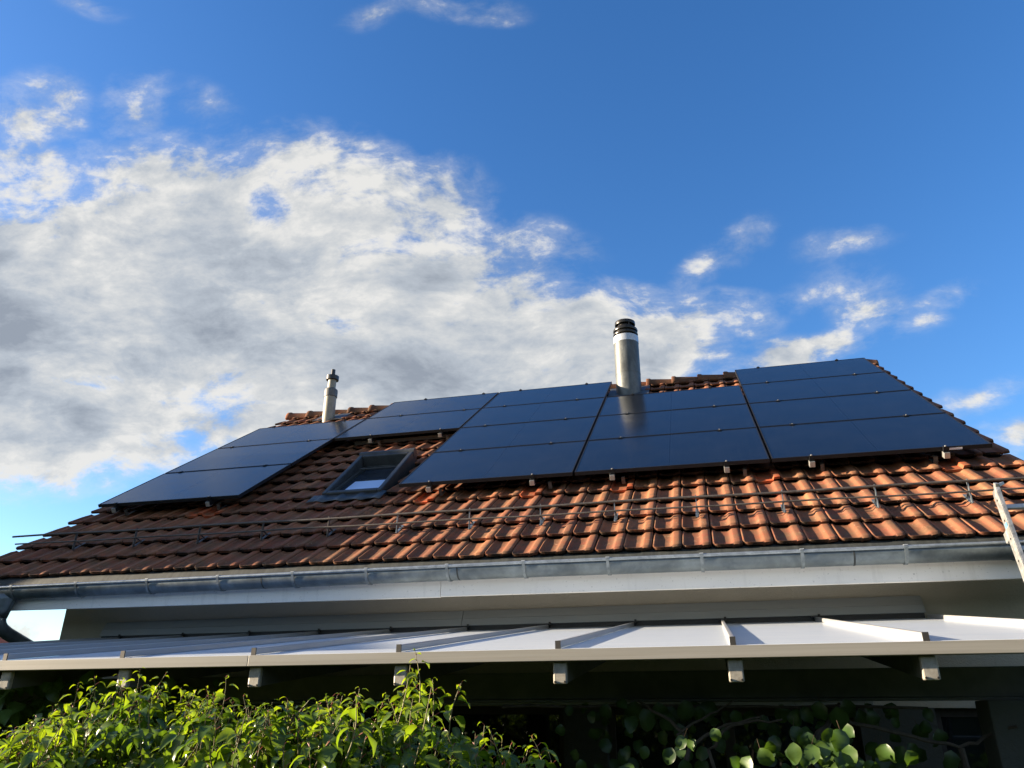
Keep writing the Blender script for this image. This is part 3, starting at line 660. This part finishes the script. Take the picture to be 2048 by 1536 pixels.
# ================================================================== LADDER
lad = thing('ladder', (8.5, -2.2, GZ), 'scuffed aluminium extension ladder leaning against the gutter', 'ladder')
def lp(x, z, off=0.0):   # a point on the ladder plane
    d = Vector((0, .25, 1)).normalized(); nrm = Vector((0, -1, .25)).normalized()
    return Vector((x, -1.375 + .25 * (z + .72), z)) + nrm * off
for nm, x, zt_, off in (('inner_rail', 8.325, -.735, 0), ('inner_rail', 8.70, -.735, 0), ('outer_rail', 8.295, -1.03, .075), ('outer_rail', 8.73, -1.03, .075)):
    b = MB(); a, c = lp(x, GZ + (.3 if off == 0 else .02), off), lp(x, zt_, off)
    sg_ = 1 if x < 8.5 else -1
    b.bar(a + Vector((-.010 * sg_, 0, 0)), c + Vector((-.010 * sg_, 0, 0)), .005, .078, (0, -1, .25)); nr = Vector((0, -1, .25)).normalized()
    b.bar(a + nr * .037 + Vector((.003 * sg_, 0, 0)), c + nr * .037 + Vector((.003 * sg_, 0, 0)), .021, .005, (0, -1, .25)); b.bar(a - nr * .037 + Vector((.003 * sg_, 0, 0)), c - nr * .037 + Vector((.003 * sg_, 0, 0)), .021, .005, (0, -1, .25))
    rl = b.build(nm, M['alu_ladder'], lad, bevel=.0015)
    if x < 8.4:
        b = MB()
        for q in range(14):
            z = zt_ - .075 - q * .14; p = lp(x - .0135, z, off)
            b.tube([p + Vector((-.0012, 0, 0)), p + Vector((.002, 0, 0))], .007, 10)
        b.build('rivet', M['black'], rl)
b = MB(); a = lp(8.335, -.735, -.02); b.bar(a, a + Vector((0, -.02, .05)), .022, .035, (0, -1, .25)); b.bar(a + Vector((.01, -.005, .035)), a + Vector((.05, .02, .055)), .03, .02); b.build('end_hook', M['alu_ladder'], lad, bevel=.003)
for q in range(11):
    z = -.86 - q * .28; b = MB(); b.bar(lp(8.338, z), lp(8.688, z), .03, .03, (0, -1, .25)); b.build('rung', M['alu'], lad, bevel=.004)
b = MB(); a, c = lp(8.3095, -.97, .004), lp(8.3095, -1.07, .004); b.bar(a, c, .0012, .035, (0, -1, .25)); b.build('tape', M['blue_sticker'], lad)
b = MB(); a, c = lp(8.29, -1.035, .02), lp(8.29, -1.10, .02); b.bar(a, c, .02, .06, (0, -1, .25)); b.build('guide_bracket', M['alu_ladder'], lad, bevel=.004)

# ================================================================== NEIGHBOURS
def gable(name, x0, x1, yc, half, ze, zr, label, wallm, roofm, along='x'):
    T = thing(name, ((x0 + x1) / 2, yc, GZ), label, 'house')
    b = MB(); pts = [(yc - half, GZ), (yc + half, GZ), (yc + half, ze), (yc, zr), (yc - half, ze)]
    i0 = [b.vert((x0, y, z)) for y, z in pts]; i1 = [b.vert((x1, y, z)) for y, z in pts]; b.face(*i0[::-1]); b.face(*i1)
    for q in range(5): b.face(i0[q], i0[(q + 1) % 5], i1[(q + 1) % 5], i1[q])
    b.build('wall', wallm, T)
    b = MB(); sl_ = (zr - ze) / half
    for sgn in (-1, 1):
        e_ = half + .4; lo = zr - sl_ * e_
        ya = yc + sgn * e_
        b.hexa([(x0 - .2, ya, lo + .01), (x1 + .2, ya, lo + .01), (x1 + .2, yc, zr + .01), (x0 - .2, yc, zr + .01), (x0 - .2, ya, lo + .10), (x1 + .2, ya, lo + .10), (x1 + .2, yc, zr + .12), (x0 - .2, yc, zr + .12)])
    b.build('roof', roofm, T); return T
# the next house of the row, just outside the left edge of the picture: its gable shades the left part of our roof
gable('terraced_house', -9.5, -4.6, -.06, 2.0, 1.02, 2.44, 'unseen next terraced house beyond the left end of the tiled roof, shading its left part', M['pale_wall'], M['brick_roof'])
T = thing('shade_annexe', (-6, -4.0, GZ), 'unseen flat roofed block shaped to shade the left of the canopy', 'shade_annexe')  # unseen block, its outline shaped to shade the canopy's left part
b = MB(); b.box(-8.5, -4.2, -4.93, -2.4, GZ, .17); b.build('wall', M['pale_wall'], T)
b = MB(); b.box(-8.6, -4.1, -4.98, -2.35, .171, .24); b.build('roof', M['zinc_dark'], T)
# far houses seen in the gap under the gutter
T = thing('far_house', (-17.6, 15.9, GZ), 'far red roofed house low behind the downpipe', 'house')
b = MB(); b.box(-21.5, -17.9, 14.4, 19, GZ, -.9); b.build('wall', M['pale_wall'], T)
b = MB(); b.hexa([(-22, 14.0, -1.0), (-17.75, 14.0, -1.0), (-17.75, 19.4, -1.0), (-22, 19.4, -1.0), (-22, 16.5, .75), (-19.4, 16.5, .6), (-19.4, 17, .6), (-22, 17, .75)])
b.build('roof', M['brick_roof'], T)
T = thing('distant_house', (-28, 33, GZ), 'distant house with a mossy grey brown ridge in the gap beside the wall', 'house')
b = MB(); b.box(-34.2, -25, 29.9, 36, GZ, .0); b.build('wall', M['pale_wall'], T)
b = MB(); b.hexa([(-35.6, 29, -.3), (-24.0, 29, -.3), (-24.0, 37, -.3), (-35.6, 37, -.3), (-33.4, 32.8, 1.65), (-24.6, 32.8, 1.65), (-24.6, 33.2, 1.65), (-33.4, 33.2, 1.65)])
b.at['dirt'] = [.5] * len(b.v); b.build('roof', M['tile_ridge'], T)

# ================================================================== PLANTS
class Leaves:
    def __init__(s): s.b = MB(); s.y = []; s.r = []
    def leaf(s, p, d, nrm, ln, wd, young, fold=.35, curl=.5, rnd_=False):
        d = d.normalized(); side = d.cross(nrm)
        if side.length < 1e-3: side = d.orthogonal()
        side.normalize(); nrm = side.cross(d).normalized()
        st = [(0, 0), (.10, .46), (.28, .92), (.48, 1.0), (.68, .86), (.84, .52), (.93, .22), (1, .0)] if rnd_ else [(0, 0), (.10, .62), (.30, 1.0), (.52, .86), (.75, .45), (.9, .16), (1, 0)]
        base = len(s.b.v); pos = Vector(p); dd = d.copy(); nn_ = nrm.copy(); last = 0
        for i, (t_, w_) in enumerate(st):
            ang = -curl * (t_ - last); q = Matrix.Rotation(ang * 1.6, 3, side); dd = q @ dd; nn_ = q @ nn_
            pos = pos + dd * (t_ - last) * ln; last = t_
            ww = w_ * wd * ln / 2; lift = nn_ * ww * fold; wav = nn_ * ww * (.22 if rnd_ else .12) * math.sin(t_ * 11 + base)
            s.b.v += [pos - side * ww * .97 + lift + wav, pos.copy(), pos + side * ww * .97 + lift - wav]; s.y += [young] * 3; s.r += [0, 1, 0]
        for i in range(len(st) - 1):
            a = base + i * 3; s.b.face(a, a + 1, a + 4, a + 3); s.b.face(a + 1, a + 2, a + 5, a + 4)
    def build(s, name, mat, parent):
        s.b.at['young'] = s.y; s.b.at['rib'] = s.r; return s.b.build(name, mat, parent, smooth=True, angle=80)
def interp(tab, x):
    if x <= tab[0][0]: return tab[0][1]
    for (a, b_), (c, d) in zip(tab, tab[1:]):
        if x <= c: return b_ + (d - b_) * (x - a) / (c - a)
    return tab[-1][1]
rv = random.Random(11)
def rvec(): return Vector((rv.gauss(0, 1), rv.gauss(0, 1), rv.gauss(0, 1)))
top = [(2.6, -2.14), (3.70, -2.14), (3.90, -2.08), (4.03, -1.985), (4.14, -1.965), (4.32, -1.95), (4.49, -1.98), (4.70, -1.97), (4.85, -2.00), (5.01, -2.02), (5.20, -1.98), (5.30, -2.01), (5.38, -1.97), (5.44, -1.945), (5.55, -1.98), (5.67, -2.03), (5.75, -2.09), (5.86, -2.14), (5.95, -2.2), (6.1, -2.35)]
T = thing('climbing_shrub', (4.6, -4.1, GZ), 'sunlit climbing shrub with glossy pointed leaves and red leaf stalks below the front beam', 'shrub')
LV = Leaves(); stem = MB(); pet = MB()
def shoot(tip, h, lean, lsz, nleaf, young_top, LV=LV, stem=stem, pet=pet):
    base = tip - Vector((lean.x, lean.y, h)); pts = []
    bend = Vector((rv.uniform(-.03, .03), rv.uniform(-.03, .03), 0))
    for i in range(6):
        f = i / 5; pts.append(base.lerp(tip, f) + bend * math.sin(f * math.pi))
    stem.tube(pts, .002, 5, rs=[.0028 - .0018 * i / 5 for i in range(6)])
    ph = rv.uniform(0, 6.28)
    for i in range(nleaf):
        f = 1 - (i / nleaf) ** 1.1; k_ = f * 5; a = int(min(4, k_)); p = pts[a].lerp(pts[a + 1], k_ - a)
        ph += 2.4 + rv.uniform(-.3, .3); o_ = Vector((math.cos(ph), math.sin(ph), 0))
        age = 1 - f; sz = lsz * (.30 + .75 * min(1, age * 2.6)) * rv.uniform(.8, 1.15)
        pl = sz * rv.uniform(.25, .5); el = .55 * (1 - age * 1.4) + rv.uniform(-.1, .2)
        pd = (o_ + Vector((0, 0, el + .35))).normalized(); e_ = p + pd * pl
        if rv.random() < .6: pet.tube([p, e_], .0013, 4, cap=False)
        dl = (o_ + Vector((0, 0, el - .30))).normalized()
        LV.leaf(e_, dl, Vector((0, 0, 1)) + rvec() * .28, sz, rv.uniform(.44, .60), max(0, min(1, (young_top * (1 - age * 1.3) + rv.uniform(-.15, .2)))), fold=rv.uniform(.2, .5), curl=rv.uniform(.4, 1.1))
clumps = [(rv.uniform(3.45, 5.95), rv.uniform(-4.45, -3.80), rv.uniform(0, .05)) for _ in range(58)]
for i in range(430):
    ccx, ccy, cdrop = clumps[i % 58]; x = rv.gauss(ccx, .065); y = rv.gauss(ccy, .05)
    # nearer shoots stay lower so that the outline against the canopy keeps its height
    dist = y + 6.8; ztop = -2.079 + (interp(top, 6.474 + (x - 6.474) * 2.65 / dist) + 2.079) * dist / 2.65
    deep = rv.random() ** 1.6 * .40
    z = ztop - .018 - deep - cdrop
    lean = Vector((rv.uniform(-.10, .10), rv.uniform(-.08, .08), 0))
    shoot(Vector((x, y, z)), rv.uniform(.16, .3), lean, rv.uniform(.056, .090), rv.randint(10, 15), rv.choice((0, .3, .6, 1.0)))
# the tall single shoot and a few others that stand out
for x, y, z, h in ((5.44, -4.15, -1.882, .26), (5.43, -4.16, -1.93, .22), (5.50, -4.12, -1.975, .2), (4.32, -4.15, -1.935, .2), (4.27, -4.2, -1.96, .2), (4.05, -4.15, -1.985, .2), (4.68, -4.12, -1.962, .2), (5.60, -4.1, -1.985, .2), (5.24, -4.15, -2.005, .2), (5.86, -4.15, -2.15, .15), (4.40, -4.1, -1.95, .2), (4.12, -4.15, -1.965, .2)):
    shoot(Vector((x, y, z)), h, Vector((rv.uniform(-.03, .05), 0, 0)), .062, 13, 1.0)
# inner mass down to the ground
for i in range(3600):
    x = rv.uniform(2.6, 6.0); y = rv.uniform(-4.35, -3.72); dist = y + 6.8
    zt_ = -2.079 + (interp(top, 6.474 + (x - 6.474) * 2.65 / dist) + 2.079) * dist / 2.65 - .16
    z = zt_ - (rv.random() ** 1.6) * 1.0
    o_ = Vector((rv.gauss(0, 1), rv.gauss(-.4, 1), rv.gauss(-.5, .35)))
    LV.leaf(Vector((x, y, z)), o_, Vector((rv.gauss(0, .4), -.4, 1)), rv.uniform(.05, .09), rv.uniform(.48, .62), rv.uniform(0, .25), fold=rv.uniform(.1, .4), curl=rv.uniform(.2, .9))
LV.build('foliage', M['leaf'], T); stem.build('stem', M['stem'], T); pet.build('leaf_stalk', M['petiole'], T)
b = MB()
for i in range(16):
    x = 2.9 + i * .2; b.tube([(x, -3.95, GZ), (x + rv.uniform(-.1, .1), -4.0, -3.2), (x + rv.uniform(-.15, .15), -4.05 + rv.uniform(-.1, .1), -2.4)], .02, 6, rs=[.022, .014, .006])
b.build('trunk', M['wood'], T)

# dark climber behind, on the left under the canopy
T = thing('dark_climber', (2.3, -2.6, GZ), 'shaded dark green climber behind the sunlit shrub, left under the canopy', 'climber')
LV2 = Leaves(); st2 = MB()
for i in range(3600):
    x = rv.uniform(.2, 4.15); y = rv.uniform(-2.95, -2.2) + .0; z = -2.01 - (rv.random() ** 1.1) * .75 + .14 * math.sin(x * 5.3) * .5
    if rv.random() < .35 and x < 3.9: z = rv.uniform(-2.1, -1.93); y = rv.uniform(-3.5, -2.5)
    LV2.leaf(Vector((x, y, z)), Vector((rv.gauss(0, 1), rv.gauss(-.6, .8), rv.gauss(-.5, .4))), Vector((rv.gauss(0, .4), -.6, .8)), rv.uniform(.07, .12), rv.uniform(.6, .8), rv.uniform(0, .5), fold=.2, curl=rv.uniform(.2, .8))
for i in range(14):
    x = .5 + i * .27; st2.tube([(x, -2.6, GZ), (x + rv.uniform(-.1, .1), -2.55, -3), (x + rv.uniform(-.2, .2), -2.6, -2.1)], .02, 6, rs=[.025, .018, .008])
LV2.build('foliage', M['leaf_dark'], T); st2.build('trunk', M['wood'], T)

# kiwi vine on the right, hanging below the purlin
T = thing('kiwi_vine', (6.7, -3.2, GZ), 'woody kiwi vine with large round leaves under the right half of the canopy', 'vine')
LV3 = Leaves(); wd = MB(); pt3 = MB()
def kleaf(x, y, z, sz, yg=.0, hang=1.0):
    p = Vector((x, y, z)); o_ = Vector((rv.gauss(0, .45), -.45 + rv.gauss(0, .3), -hang + rv.gauss(0, .25)))
    q_ = p + Vector((rv.uniform(-.015, .015), .02, .028))
    if rv.random() < .12: pt3.tube([q_, p], .0008, 5, cap=False)
    LV3.leaf(p, o_, Vector((rv.gauss(0, .35), -1, .55 + rv.gauss(0, .2))), sz, rv.uniform(.72, .86), yg, fold=rv.uniform(.12, .45), curl=rv.uniform(.3, 1.2), rnd_=True)
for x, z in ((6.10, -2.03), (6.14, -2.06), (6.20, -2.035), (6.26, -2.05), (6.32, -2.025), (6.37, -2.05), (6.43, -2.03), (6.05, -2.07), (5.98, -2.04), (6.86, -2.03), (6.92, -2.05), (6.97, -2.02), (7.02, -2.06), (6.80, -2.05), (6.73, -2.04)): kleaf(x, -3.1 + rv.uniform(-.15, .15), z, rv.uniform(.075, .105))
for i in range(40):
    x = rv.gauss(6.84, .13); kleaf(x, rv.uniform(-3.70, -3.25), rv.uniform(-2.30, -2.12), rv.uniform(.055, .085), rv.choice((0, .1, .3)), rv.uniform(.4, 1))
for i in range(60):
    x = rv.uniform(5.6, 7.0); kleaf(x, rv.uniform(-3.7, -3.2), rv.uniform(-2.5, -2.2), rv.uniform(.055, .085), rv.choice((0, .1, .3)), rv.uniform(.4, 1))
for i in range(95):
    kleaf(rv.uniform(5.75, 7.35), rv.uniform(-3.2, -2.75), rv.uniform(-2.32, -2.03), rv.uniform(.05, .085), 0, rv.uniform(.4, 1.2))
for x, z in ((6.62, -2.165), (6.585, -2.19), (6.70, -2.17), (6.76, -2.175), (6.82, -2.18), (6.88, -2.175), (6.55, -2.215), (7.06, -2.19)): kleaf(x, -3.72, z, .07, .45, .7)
for x, z in ((6.43, -2.13), (6.32, -2.16), (6.36, -2.17), (6.30, -2.185)): kleaf(x, -3.55, z, .055, .15, .8)
def branch(pts, r0, r1):
    P_ = [Vector(p) for p in pts]; Q = []
    for a, c in zip(P_, P_[1:]):
        for j in range(4): Q.append(a.lerp(c, j / 4) + Vector((rv.gauss(0, .004), rv.gauss(0, .004), rv.gauss(0, .004))))
    Q.append(P_[-1]); wd.tube(Q, r0, 7, rs=[r0 + (r1 - r0) * i / (len(Q) - 1) for i in range(len(Q))])
branch([(6.15, -3.3, -2.6), (6.33, -3.3, -2.2), (6.25, -3.25, -2.1), (6.12, -3.2, -2.03)], .012, .005)
branch([(6.33, -3.3, -2.2), (6.45, -3.3, -2.13), (6.62, -3.3, -2.09)], .008, .004)
branch([(6.28, -3.3, -2.16), (6.42, -3.25, -2.08), (6.52, -3.2, -2.03)], .006, .003)
branch([(6.45, -3.35, -2.5), (6.40, -3.3, -2.22), (6.50, -3.3, -2.12), (6.7, -3.3, -2.10)], .009, .004)
branch([(6.92, -3.2, -2.10), (7.20, -3.15, -2.16), (7.38, -3.1, -2.205), (7.52, -3.05, -2.15), (7.60, -3.1, -2.12)], .008, .006)
branch([(7.38, -3.1, -2.205), (7.41, -3.1, -2.45), (7.42, -3.1, GZ)], .012, .02)
branch([(6.7, -3.2, GZ), (6.72, -3.25, -2.6), (6.8, -3.3, -2.2), (6.95, -3.1, -2.04)], .03, .008)
branch([(5.5, -3.2, -2.06), (6.0, -3.1, -2.05), (6.6, -3.05, -2.05), (7.3, -3.05, -2.055)], .007, .006)
for i in range(1500):  # unseen low leaves, added to block ground bounce under the canopy
    x = rv.uniform(5.7, 9.4); z = rv.uniform(-3.9, -2.42); LV3.leaf(Vector((x, rv.uniform(-3.75, -3.3), z)), Vector((rv.gauss(0, .6), -.5, -.8)), Vector((rv.gauss(0, .4), -1, .5)), rv.uniform(.10, .15), .8, 0, fold=.1, curl=.3, rnd_=True)
LV3.build('foliage', M['leaf_kiwi'], T); wd.build('branch', M['wood'], T, smooth=True); pt3.build('leaf_stalk', M['petiole_dull'], T)

# unseen hedge behind the camera, added to block low sky light
b = MB(); rows = []
for j in range(12):
    f = j / 11; row = []
    for i in range(80):
        x = -32 + i * .9; row.append((x, -13 + math.cos(f * math.pi) * 1.0 + rv.uniform(-.12, .12), GZ + math.sin(min(1, f * 1.0) * math.pi) ** .3 * 3.6 + rv.uniform(-.1, .1)))
    rows.append(row)
b.strip(rows); tag(b.build('sky_blocker_hedge', M['crown'], smooth=True), 'unseen tall hedge added behind the camera to block low sky light', 'hedge')

for o in bpy.data.objects:
    if '_o' in o: del o['_o']
